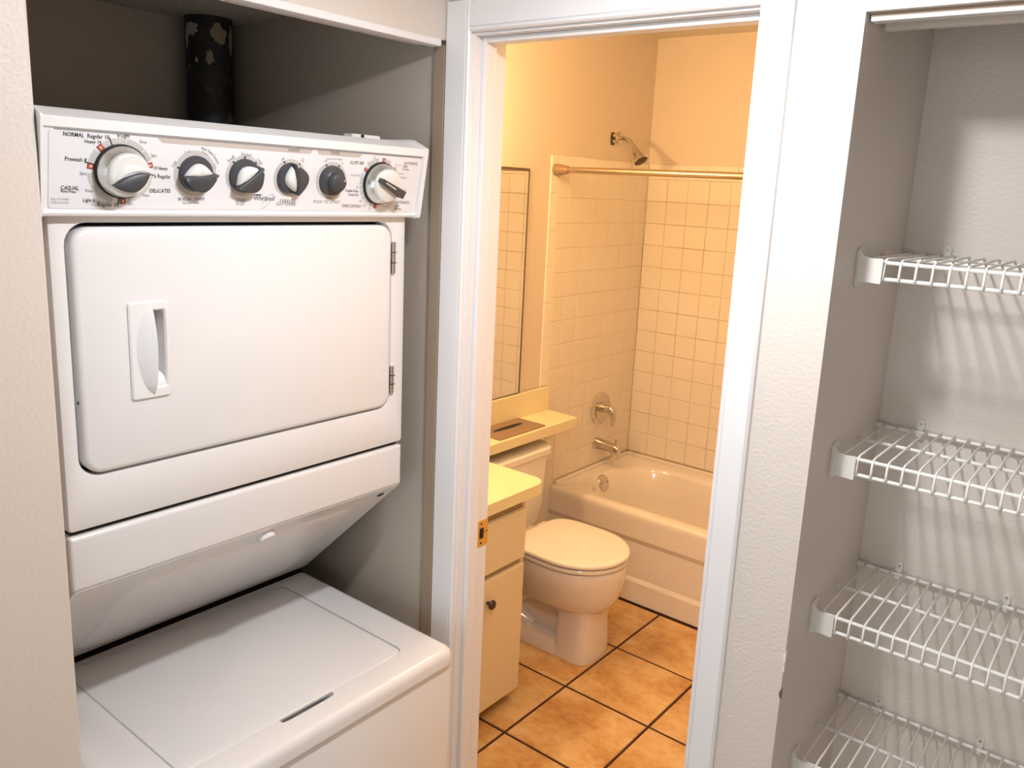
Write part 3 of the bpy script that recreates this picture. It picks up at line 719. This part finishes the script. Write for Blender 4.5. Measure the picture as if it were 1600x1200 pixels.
# ------------------------------------------------------------------ linen closet wire shelves
XA, XB = XC+0.004, XCR-0.004
YF, YM, YK = 1.261, 1.378, 1.497
RR, RW = 0.0029, 0.0019
def shelf_local():
    t = thing('wire_shelf', '', 'shelf', (0, 0, 0), 'wire shelves in the linen closet')
    def rod(name, y, z, r=RR):
        return obj(name, tube(BM(), [(XA, y, z), (XB, y, z)], r, 8), 'wire', t, True)
    rod('front_rod', YF, -RR-RW); rod('front_rod', YF-0.002, -0.0285); rod('middle_rod', YM, -RR-RW); rod('back_rod', YK, -RR-RW)
    b = BM()
    tube(b, [(0, YK+0.003, 0), (0, YM, 0), (0, YF+0.007, 0), (0, YF-0.001, -0.0015), (0, YF-0.0048, -0.008), (0, YF-0.0062, -0.0200), (0, YF-0.0062, -0.0315)], RW, 6)
    bmesh.ops.recalc_face_normals(b, faces=b.faces)
    me = bpy.data.meshes.new('cross_wire'); b.to_mesh(me); b.free(); me.materials.append(M['wire']); me.polygons.foreach_set('use_smooth', [True]*len(me.polygons))
    k = 0; x = -0.3285-0.02175
    while x < XB-0.005:
        o = link('cross_wire', me, None, t); o.location = (x, 0, 0); x += 0.02175
    # end bracket: plate on the side wall with a face that wraps the front lip
    b = BM()
    prism(b, rrect(YF-0.012, YF+0.016, -0.0440, 0.0150, 0.008, 4), lambda y, z: (XC+0.0003, y, z), lambda y, z: (XC+0.0030, y, z))
    face = [(XC+0.002, -0.0400), (XC+0.010, -0.0345), (XC+0.022, -0.0345), (XC+0.0365, -0.0355), (XC+0.0375, -0.0335), (XC+0.0375, 0.0000), (XC+0.0365, 0.0012), (XC+0.022, 0.0005), (XC+0.010, 0.0035), (XC+0.002, 0.0130)]
    prism(b, face, lambda x, z: (x, YF-0.0120, z), lambda x, z: (x, YF-0.0085, z))
    br = obj('end_bracket', b, 'clip', t); br['label'] = 'ivory plastic end bracket'
    obj('bracket_slot', bx(XC+0.0008, XC+0.0335, YF-0.0080, YF+0.004, -0.033, -0.0300), 'clip', br)
    for y in (YM, YK):
        obj('rod_end_cap', lathe(BM(), [(0.0052, 0.0003), (0.0050, 0.010), (0.0036, 0.0115)], (XC, y, -RR-RW), (1, 0, 0), 12), 'clip', t, True)
    x = -0.297
    while x < XB-0.02:
        b = BM()
        prism(b, rrect(x-0.0055, x+0.0055, -0.004, 0.0165, 0.005, 4), lambda u, v: (u, CB-0.0003, v), lambda u, v: (u, CB-0.0035, v))
        box(b, x-0.0050, x+0.0050, YK-0.0045, CB-0.0003, -0.0125, -0.0035, bev=0.0012, seg=1)
        c = obj('wall_clip', b, 'clip', t)
        obj('clip_screw', lathe(BM(), [(0.0022, 0.0), (0.0020, 0.0012)], (x, CB-0.0035, 0.0095), (0, -1, 0), 10), 'steel', c)
        x += 0.1705
    return t
def copy_tree(o, parent=None):
    c = o.copy(); COL.objects.link(c)
    if parent is not None: c.parent = parent
    for ch in list(o.children): copy_tree(ch, c)
    return c
sh0 = shelf_local()
labs = ['topmost white wire shelf in the linen closet, seen almost edge on', 'second white wire shelf from the top in the linen closet',
        'third white wire shelf from the top in the linen closet', 'lowest white wire shelf in the linen closet, at the bottom edge of the picture']
shelves = [sh0] + [copy_tree(sh0) for _ in range(3)]
for o, z, l in zip(shelves, (1.6515, 1.3525, 1.0880, 0.8165), labs):
    o.location = (0, 0, z); o['label'] = l

# ------------------------------------------------------------------ bathroom: vanity
VX = -1.535
van = thing('vanity_cabinet', 'cream laminate vanity cabinet under the almond countertop, dark round knob', 'cabinet', (-1.80, 1.65, 0))
b = bx(-2.060, VX-0.020, 1.245, 2.028, 0.085, 0.7405); box(b, -2.060, VX-0.075, 1.245, 2.020, 0.0, 0.085)
obj('cabinet_body', b, 'cabinet', van)
obj('toe_kick', bx(VX-0.075, VX-0.070, 1.246, 2.018, 0.0005, 0.085), 'cabinet_in', van)
obj('face_frame', bx(VX-0.020, VX-0.010, 1.245, 2.0275, 0.085, 0.7400), 'cabinet', van)
b = bx(VX-0.0105, VX-0.0095, 1.30, 2.010, 0.5095, 0.5305); box(b, VX-0.0105, VX-0.0095, 1.30, 2.010, 0.690, 0.735)
obj('finger_gap', b, 'cabinet_in', van)
for y0, y1 in ((1.262, 1.630), (1.640, 2.014)):
    obj('drawer_front', bx(VX-0.010, VX+0.006, y0, y1, 0.5335, 0.7045, bev=0.002), 'cabinet', van)
    d_ = obj('cabinet_door', bx(VX-0.010, VX+0.006, y0, y1, 0.0520, 0.5110, bev=0.002), 'cabinet', van)
    if y0 > 1.5:
        k_ = obj('door_knob', lathe(BM(), [(0.006, 0), (0.006, 0.010), (0.0125, 0.014), (0.0160, 0.0185), (0.0160, 0.0215), (0.0135, 0.0250), (0.0, 0.0262)], (VX+0.006, 1.8330, 0.4370), (1, 0, 0), 24), 'knobdark', d_, True)
        k_['label'] = 'dark round knob'
# countertop with the narrow shelf over the toilet tank and the backsplash
ct = thing('vanity_countertop', 'almond laminate vanity countertop with a narrow ledge running over the toilet tank', 'countertop', (-1.80, 1.65, 0.741))
def arc(cx, cy, r, a0, a1, n=8): return [(cx+r*math.cos(math.radians(a0+(a1-a0)*i/n)), cy+r*math.sin(math.radians(a0+(a1-a0)*i/n))) for i in range(n+1)]
out = [(-2.064, 1.240)] + [(-1.513, 1.240)] + arc(-1.568, 2.045, 0.055, 0, 90) + [(-1.872, 2.100), (-1.884, 2.106), (-1.884, 2.800), (-1.888, 2.806), (-2.064, 2.812)]
ct_m = obj('counter_slab', prism(BM(), out, lambda x, y: (x, y, 0.7415), lambda x, y: (x, y, 0.7792)), 'laminate', ct)
obj('backsplash', bx(-2.0655, -2.0500, 1.240, 2.818, 0.7795, 0.8815, bev=0.0015), 'laminate', ct)
b = BM()
el = lambda a, bb, z: [(-1.800+a*math.cos(2*PI*i/40), 1.640+bb*math.sin(2*PI*i/40), z) for i in range(40)]
loft(b, [el(0.205, 0.260, 0.7793), el(0.207, 0.262, 0.785), el(0.200, 0.255, 0.789), el(0.185, 0.240, 0.787), el(0.175, 0.23, 0.7795)], False, False)
loft(b, [el(0.175, 0.23, 0.7795), el(0.16, 0.215, 0.7796), el(0.05, 0.06, 0.7797)], False, True)
sk = obj('sink_rim', b, 'porcelain', ct, True); sk['label'] = 'white oval sink rim'
# brown plate over the tissue slot
tp = thing('tissue_plate', 'brown metal tissue cover plate with a dark oval slot lying on the ledge', 'tissue cover', (-1.98, 2.455, 0.7795))
b = BM(); tr = lambda i, z: [(x, y, z) for x, y in rrect(-2.046+i, -1.900-i, 2.312+i, 2.600-i, 0.004, 3)]
loft(b, [tr(0, 0.7795), tr(0, 0.7835), tr(0.003, 0.7850)]); obj('plate', b, 'bronze', tp)
b = BM(); es = lambda f, z: [(-1.981+0.0135*f*math.cos(2*PI*i/28), 2.457+0.092*f*math.sin(2*PI*i/28), z) for i in range(28)]
loft(b, [es(1, 0.7846), es(1, 0.7853)]); sl = obj('slot', b, 'dark', tp)
b = BM(); loft(b, [es(1.10, 0.7846), es(1.10, 0.7858), es(1.0, 0.7860), es(1.0, 0.7850)], False, False); obj('slot_lip', b, 'steel', sl)

# mirror
mr = thing('wall_mirror', 'large frameless mirror on the left bathroom wall above the backsplash', 'mirror', (XL+0.002, 1.95, 0.884))
obj('glass', bx(XL+0.0005, XL+0.0085, 1.290, 2.618, 0.8860, 1.7885), 'mirror', mr)
b = bx(XL+0.0005, XL+0.0115, 1.290, 2.6215, 1.7885, 1.7960); obj('top_channel', b, 'mirror_edge', mr)
obj('side_channel', bx(XL+0.0005, XL+0.0110, 2.618, 2.6215, 0.8840, 1.7885), 'mirror_edge', mr)
obj('bottom_channel', bx(XL+0.0005, XL+0.0110, 1.290, 2.618, 0.8832, 0.8860), 'mirror_edge', mr)

# vanity light bar (behind the door jamb from here)
vb = thing('vanity_light', 'three bulb light bar above the bathroom mirror, hidden behind the door jamb', 'light', (XL, 1.95, 1.99))
obj('back_plate', bx(XL+0.0005, XL+0.025, 1.46, 2.20, 1.945, 2.035, bev=0.006), 'chrome', vb)
for yy in (1.60, 1.83, 2.06):
    obj('socket', lathe(BM(), [(0.022, 0.024), (0.022, 0.05), (0.016, 0.055)], (XL, yy, 1.99), (1, 0, 0), 20), 'chrome', vb, True)

# ------------------------------------------------------------------ toilet
TY = 2.425
to = thing('toilet', 'white porcelain toilet with closed lid between the vanity and the bathtub', 'toilet', (-1.75, TY, 0))
def egg(xb, xf, w, z, n=40, nb=2.6, xc=None, nf=2.0):
    """closed outline: square-ish back at xb, rounded nose at xf, half width w"""
    xc = xc if xc is not None else xb+(xf-xb)*0.52; pts = []
    for i in range(n):
        a = 2*PI*i/n; c, s = math.cos(a), math.sin(a); e = nf if c > 0 else nb
        rx = (xf-xc) if c > 0 else (xc-xb)
        pts.append((xc+rx*math.copysign(abs(c)**(2/e), c), TY+w*math.copysign(abs(s)**(2/e), s), z))
    return pts
b = BM()
loft(b, [egg(-1.83, -1.50, 0.070, 0.190, nb=3.4, nf=2.4), egg(-1.82, -1.452, 0.112, 0.199, nb=3.4, nf=2.3), egg(-1.82, -1.428, 0.136, 0.222, nb=3, nf=2.15), egg(-1.82, -1.411, 0.156, 0.258, nb=2.8), egg(-1.82, -1.402, 0.170, 0.305, nb=2.8), egg(-1.825, -1.397, 0.1765, 0.345, nb=2.8), egg(-1.825, -1.397, 0.1775, 0.364, nb=2.8), egg(-1.825, -1.400, 0.176, 0.377, nb=2.8), egg(-1.82, -1.408, 0.170, 0.382, nb=2.8)])
obj('bowl', b, 'porcelain', to, True, angle=60)
b = BM()
loft(b, [egg(-1.620, -1.462, 0.100, 0.0, nb=7, nf=3.0), egg(-1.618, -1.463, 0.099, 0.05, nb=7, nf=3.0), egg(-1.614, -1.467, 0.095, 0.12, nb=7, nf=2.9), egg(-1.612, -1.468, 0.094, 0.17, nb=7, nf=2.8), egg(-1.630, -1.462, 0.098, 0.195, nb=6, nf=2.6), egg(-1.66, -1.45, 0.108, 0.215, nb=5, nf=2.5)])
obj('pedestal', b, 'porcelain', to, True)
b = BM()
loft(b, [egg(-1.985, -1.58, 0.103, 0.0, nb=6, nf=9), egg(-1.985, -1.58, 0.103, 0.040, nb=6, nf=9), egg(-1.97, -1.58, 0.090, 0.060, nb=6, nf=9), egg(-1.96, -1.58, 0.070, 0.068, nb=6, nf=9)]); obj('foot', b, 'porcelain', to, True)
b = BM()
for s in (-1, 1):
    tube(b, [(-1.60, TY+s*0.040, 0.17), (-1.68, TY+s*0.052, 0.205), (-1.76, TY+s*0.056, 0.205), (-1.83, TY+s*0.056, 0.16), (-1.84, TY+s*0.056, 0.11), (-1.80, TY+s*0.056, 0.07), (-1.74, TY+s*0.050, 0.055)], [0.02, 0.034, 0.040, 0.040, 0.040, 0.036, 0.026], 12)
box(b, -1.98, -1.62, TY-0.055, TY+0.055, 0.04, 0.30, bev=0.02)
obj('trapway', b, 'porcelain', to, True, angle=60)
b = BM()
for s in (-1, 1): lathe(b, [(0.014, 0.0), (0.014, 0.006), (0.009, 0.014), (0.0, 0.016)], (-1.745, TY+s*0.080, 0.060), (0, 0, 1), 14)
obj('bolt_cap', b, 'porcelain', to, True)
b = bx(-2.03, -1.79, TY-0.13, TY+0.13, 0.275, 0.372, bev=0.02); obj('tank_shelf', b, 'porcelain', to, True)
b = BM(); loft(b, [egg(-1.80, -1.412, 0.165, 0.3858, nb=4, nf=2.0), egg(-1.806, -1.397, 0.180, 0.3865, nb=4), egg(-1.807, -1.394, 0.182, 0.390, nb=4), egg(-1.807, -1.394, 0.182, 0.398, nb=4), egg(-1.806, -1.397, 0.180, 0.4015, nb=4), egg(-1.80, -1.412, 0.165, 0.4025, nb=4)])
obj('seat', b, 'seat', to, True)
b = BM(); loft(b, [egg(-1.80, -1.412, 0.165, 0.4062, nb=4.5), egg(-1.808, -1.394, 0.182, 0.4068, nb=4.5), egg(-1.809, -1.391, 0.184, 0.4095, nb=4.5), egg(-1.809, -1.391, 0.184, 0.4190, nb=4.5), egg(-1.806, -1.395, 0.180, 0.4225, nb=4.5), egg(-1.795, -1.412, 0.165, 0.4250, nb=4.5), egg(-1.70, -1.55, 0.06, 0.4262, nb=3)])
obj('lid', b, 'seat', to, True, angle=50)
b = BM()
for s in (-1, 1): tube(b, [(-1.822, TY+s*0.075-0.025, 0.4015), (-1.822, TY+s*0.075+0.025, 0.4015)], 0.012, 12)
obj('lid_hinge', b, 'seat', to, True)
def tank(x0, x1, w, z, r):             # plan with a bowed front
    return [(x+0.030*max(0.0, 1-((y-TY)/w)**2)*(x-x0)/(x1-x0), y, z) for x, y in rrect(x0, x1, TY-w, TY+w, (0.01, r, r, 0.01), 6)]
b = BM(); loft(b, [tank(-2.045, -1.915, 0.195, 0.374, 0.05), tank(-2.05, -1.902, 0.205, 0.44, 0.05), tank(-2.055, -1.894, 0.212, 0.665, 0.05)]); obj('tank', b, 'porcelain', to, True)
b = BM(); loft(b, [tank(-2.057, -1.890, 0.215, 0.6655, 0.05), tank(-2.058, -1.880, 0.222, 0.672, 0.055), tank(-2.058, -1.880, 0.222, 0.694, 0.055), tank(-2.055, -1.886, 0.216, 0.7005, 0.055)]); obj('tank_lid', b, 'porcelain', to, True)

# ------------------------------------------------------------------ bathtub
TF, TZ = 2.8815, 0.405
tb_ = thing('bathtub', 'white alcove bathtub along the back wall of the bathroom', 'bathtub', (-1.25, 3.2, 0))
X0, X1 = XL+0.004, XR-0.004
b = BM()
so = lambda i, z, r=0.012: [(x, y, z) for x, y in rrect(X0, X1, TF+i, YT-0.008, r, 6)]
si = lambda xa, xb_, ya, yb_, r, z: [(x, y, z) for x, y in rrect(xa, xb_, ya, yb_, r, 6)]
loft(b, [so(0, 0.378), so(0.0005, 0.390), so(0.005, 0.400), so(0.014, TZ+0.001), si(-1.985, -0.55, 2.938, 3.478, (0.20, 0.16, 0.16, 0.24), TZ+0.002), si(-1.978, -0.557, 2.945, 3.471, (0.20, 0.16, 0.16, 0.24), TZ-0.003), si(-1.962, -0.57, 2.957, 3.460, (0.19, 0.16, 0.16, 0.23), TZ-0.022),
         si(-1.925, -0.66, 2.975, 3.44, (0.18, 0.16, 0.16, 0.22), 0.26), si(-1.890, -0.76, 2.995, 3.42, (0.16, 0.15, 0.15, 0.20), 0.12), si(-1.82, -0.85, 3.05, 3.37, (0.13, 0.13, 0.13, 0.15), 0.075)], False, True)
obj('basin', b, 'tub', tb_, True, angle=50)
ap = [(TF+0.04, 0.003), (TF, 0.003), (TF, 0.095), (TF+0.010, 0.112), (TF+0.010, 0.268), (TF, 0.292), (TF, 0.378), (TF+0.04, 0.378)]
obj('apron', prism(BM(), ap, lambda y, z: (X0, y, z), lambda y, z: (X1, y, z)), 'tub', tb_)
obj('wall_flange', bx(X0, X1, YT-0.030, YT-0.0065, TZ-0.01, 0.4225, bev=0.005), 'tub', tb_, True)
obj('end_flange', bx(X0+0.003, X0+0.022, TF+0.03, YT-0.010, TZ-0.01, 0.4225, bev=0.005), 'tub', tb_, True)
oa = Vector((1, 0, 0.33)).normalized(); oc = Vector((-1.9580, 3.165, 0.3720))
ov = obj('overflow_plate', lathe(BM(), [(0.040, -0.004), (0.040, 0.002), (0.037, 0.006), (0.030, 0.0085), (0.0, 0.0095)], oc, oa, 28), 'chrome', tb_, True)
b = BM()
for s in (-1, 1): lathe(b, [(0.0038, 0.0075), (0.0030, 0.0105)], oc+Vector((0, s*0.022, 0)), oa, 10)
obj('plate_screw', b, 'knobdark', ov)
# ------------------------------------------------------------------ fittings on the left wall
sv = thing('shower_valve', 'round chrome shower valve with a curved lever on the tiled wall', 'faucet', (XL+0.006, 3.262, 0.696))
ex = obj('escutcheon', lathe(BM(), [(0.080, 0.0062), (0.080, 0.009), (0.074, 0.0135), (0.055, 0.0165), (0.030, 0.0175)], (XL, 3.262, 0.700), (1, 0, 0), 40), 'chrome', sv, True, angle=50)
obj('hub', lathe(BM(), [(0.026, 0.0172), (0.025, 0.030), (0.021, 0.032), (0.020, 0.050), (0.024, 0.052), (0.023, 0.066), (0.0, 0.070)], (XL, 3.262, 0.704), (1, 0, 0), 28), 'chrome', sv, True)
b = BM(); tube(b, [(XL+0.052, 3.262, 0.712), (XL+0.070, 3.264, 0.700), (XL+0.078, 3.267, 0.680), (XL+0.078, 3.271, 0.655), (XL+0.074, 3.274, 0.632), (XL+0.074, 3.276, 0.619)], [0.017, 0.020, 0.018, 0.0125, 0.0095, 0.007], 14); obj('lever', b, 'chrome', sv, True, angle=60)
ts = thing('tub_spout', 'chrome tub spout above the bathtub rim on the tiled wall', 'faucet', (XL+0.006, 3.246, 0.53))
b = BM(); rings = []
for x, hw, zt, zb_ in ((0.0062, 0.027, 0.556, 0.500), (0.020, 0.027, 0.556, 0.500), (0.030, 0.024, 0.553, 0.503), (0.090, 0.021, 0.546, 0.503), (0.105, 0.021, 0.545, 0.490), (0.128, 0.020, 0.542, 0.488), (0.138, 0.017, 0.534, 0.490)):
    rings.append([(XL+x, y, z) for y, z in rrect(3.246-hw, 3.246+hw, zb_, zt, min(0.018, hw*0.8), 4)])
loft(b, rings); obj('spout_body', b, 'chrome', ts, True, angle=45)
obj('diverter', lathe(BM(), [(0.004, 0.0), (0.004, 0.016), (0.007, 0.018), (0.007, 0.026), (0.0, 0.028)], (XL+0.118, 3.246, 0.543), (0, 0, 1), 14), 'chrome', ts, True)
shw = thing('wall_shower', 'chrome shower head on a bent arm high on the bathroom wall', 'shower head', (XL, 3.27, 1.957))
obj('wall_flange', lathe(BM(), [(0.030, 0.0003), (0.030, 0.004), (0.024, 0.010), (0.014, 0.013)], (XL, 3.275, 1.960), (1, 0, 0), 28), 'chrome', shw, True)
b = BM(); tube(b, [(XL+0.005, 3.275, 1.960), (XL+0.035, 3.275, 1.958), (XL+0.058, 3.2745, 1.945), (XL+0.085, 3.274, 1.918)], 0.0105, 14); obj('shower_arm', b, 'chrome', shw, True)
ax = Vector((0.62, -0.10, -0.78)).normalized(); st_ = Vector((XL+0.080, 3.274, 1.923))
hh = obj('spray_head', lathe(BM(), [(0.012, 0.0), (0.0145, 0.012), (0.0145, 0.022), (0.019, 0.027), (0.034, 0.068), (0.036, 0.076), (0.033, 0.079)], st_, ax, 28), 'chrome', shw, True)
obj('spray_face', lathe(BM(), [(0.0325, 0.078), (0.0300, 0.0795), (0.0, 0.0805)], st_, ax, 28), 'knobdark', hh, True)
wp = thing('wall_plate', 'small oblong chrome plate beside the shower arm', 'plate', (XL, 3.222, 1.953))
obj('plate_body', prism(BM(), rrect(3.204, 3.234, 1.925, 1.982, 0.0148, 6), lambda y, z: (XL+0.0003, y, z), lambda y, z: (XL+0.006, y, z)), 'knobdark', wp)
for z in (1.942, 1.968): obj('plate_stud', lathe(BM(), [(0.009, 0.006), (0.0085, 0.011), (0.005, 0.014)], (XL, 3.219, z), (1, 0, 0), 16), 'chrome', wp, True)
rd = thing('shower_rod', 'brassy chrome shower curtain rod spanning above the bathtub', 'curtain rod', (XL+0.006, 2.797, 1.800))
obj('rod', tube(BM(), [(XL+0.012, 2.797, 1.800), (XR-0.012, 2.797, 1.800)], 0.0128, 20), 'rod', rd, True)
for x, s in ((XL+0.0062, 1), (XR-0.0062, -1)):
    obj('end_flange', lathe(BM(), [(0.0235, 0.0), (0.0235, 0.006), (0.0215, 0.028), (0.0165, 0.060), (0.0150, 0.066)], (x, 2.797, 1.800), (s, 0, 0), 24), 'bronze', rd, True)

# made-up round fixture for the added bathroom fill light, out of the picture
fl_ = thing('bathroom_fill_lamp', 'made-up round white light added on the bathroom ceiling to brighten the room', 'light', (-1.05, 2.0, CZ))
obj('fill_lamp_base', lathe(BM(), [(0.15, -0.0005), (0.15, -0.025), (0.135, -0.035)], (-1.05, 2.0, CZ), (0, 0, 1), 32), 'trim', fl_, True)
# hall ceiling lamp (above and behind the camera's frame)
hl = thing('ceiling_lamp', 'short white strip lamp on the low hallway ceiling in front of the alcove', 'lamp', (-0.46, 0.72, HZ))
obj('lamp_pan', bx(-0.515, -0.405, 0.59, 0.85, 2.150, HZ-0.0005, bev=0.008), 'trim', hl, True)
obj('lamp_tube', tube(BM(), [(-0.46, 0.64, 2.115), (-0.46, 0.80, 2.115)], 0.020, 16), 'lampglass', hl, True)
b = BM()
for y in (0.628, 0.812): box(b, -0.475, -0.445, y-0.008, y+0.008, 2.098, 2.151, bev=0.002)
obj('tube_holder', b, 'trim', hl)
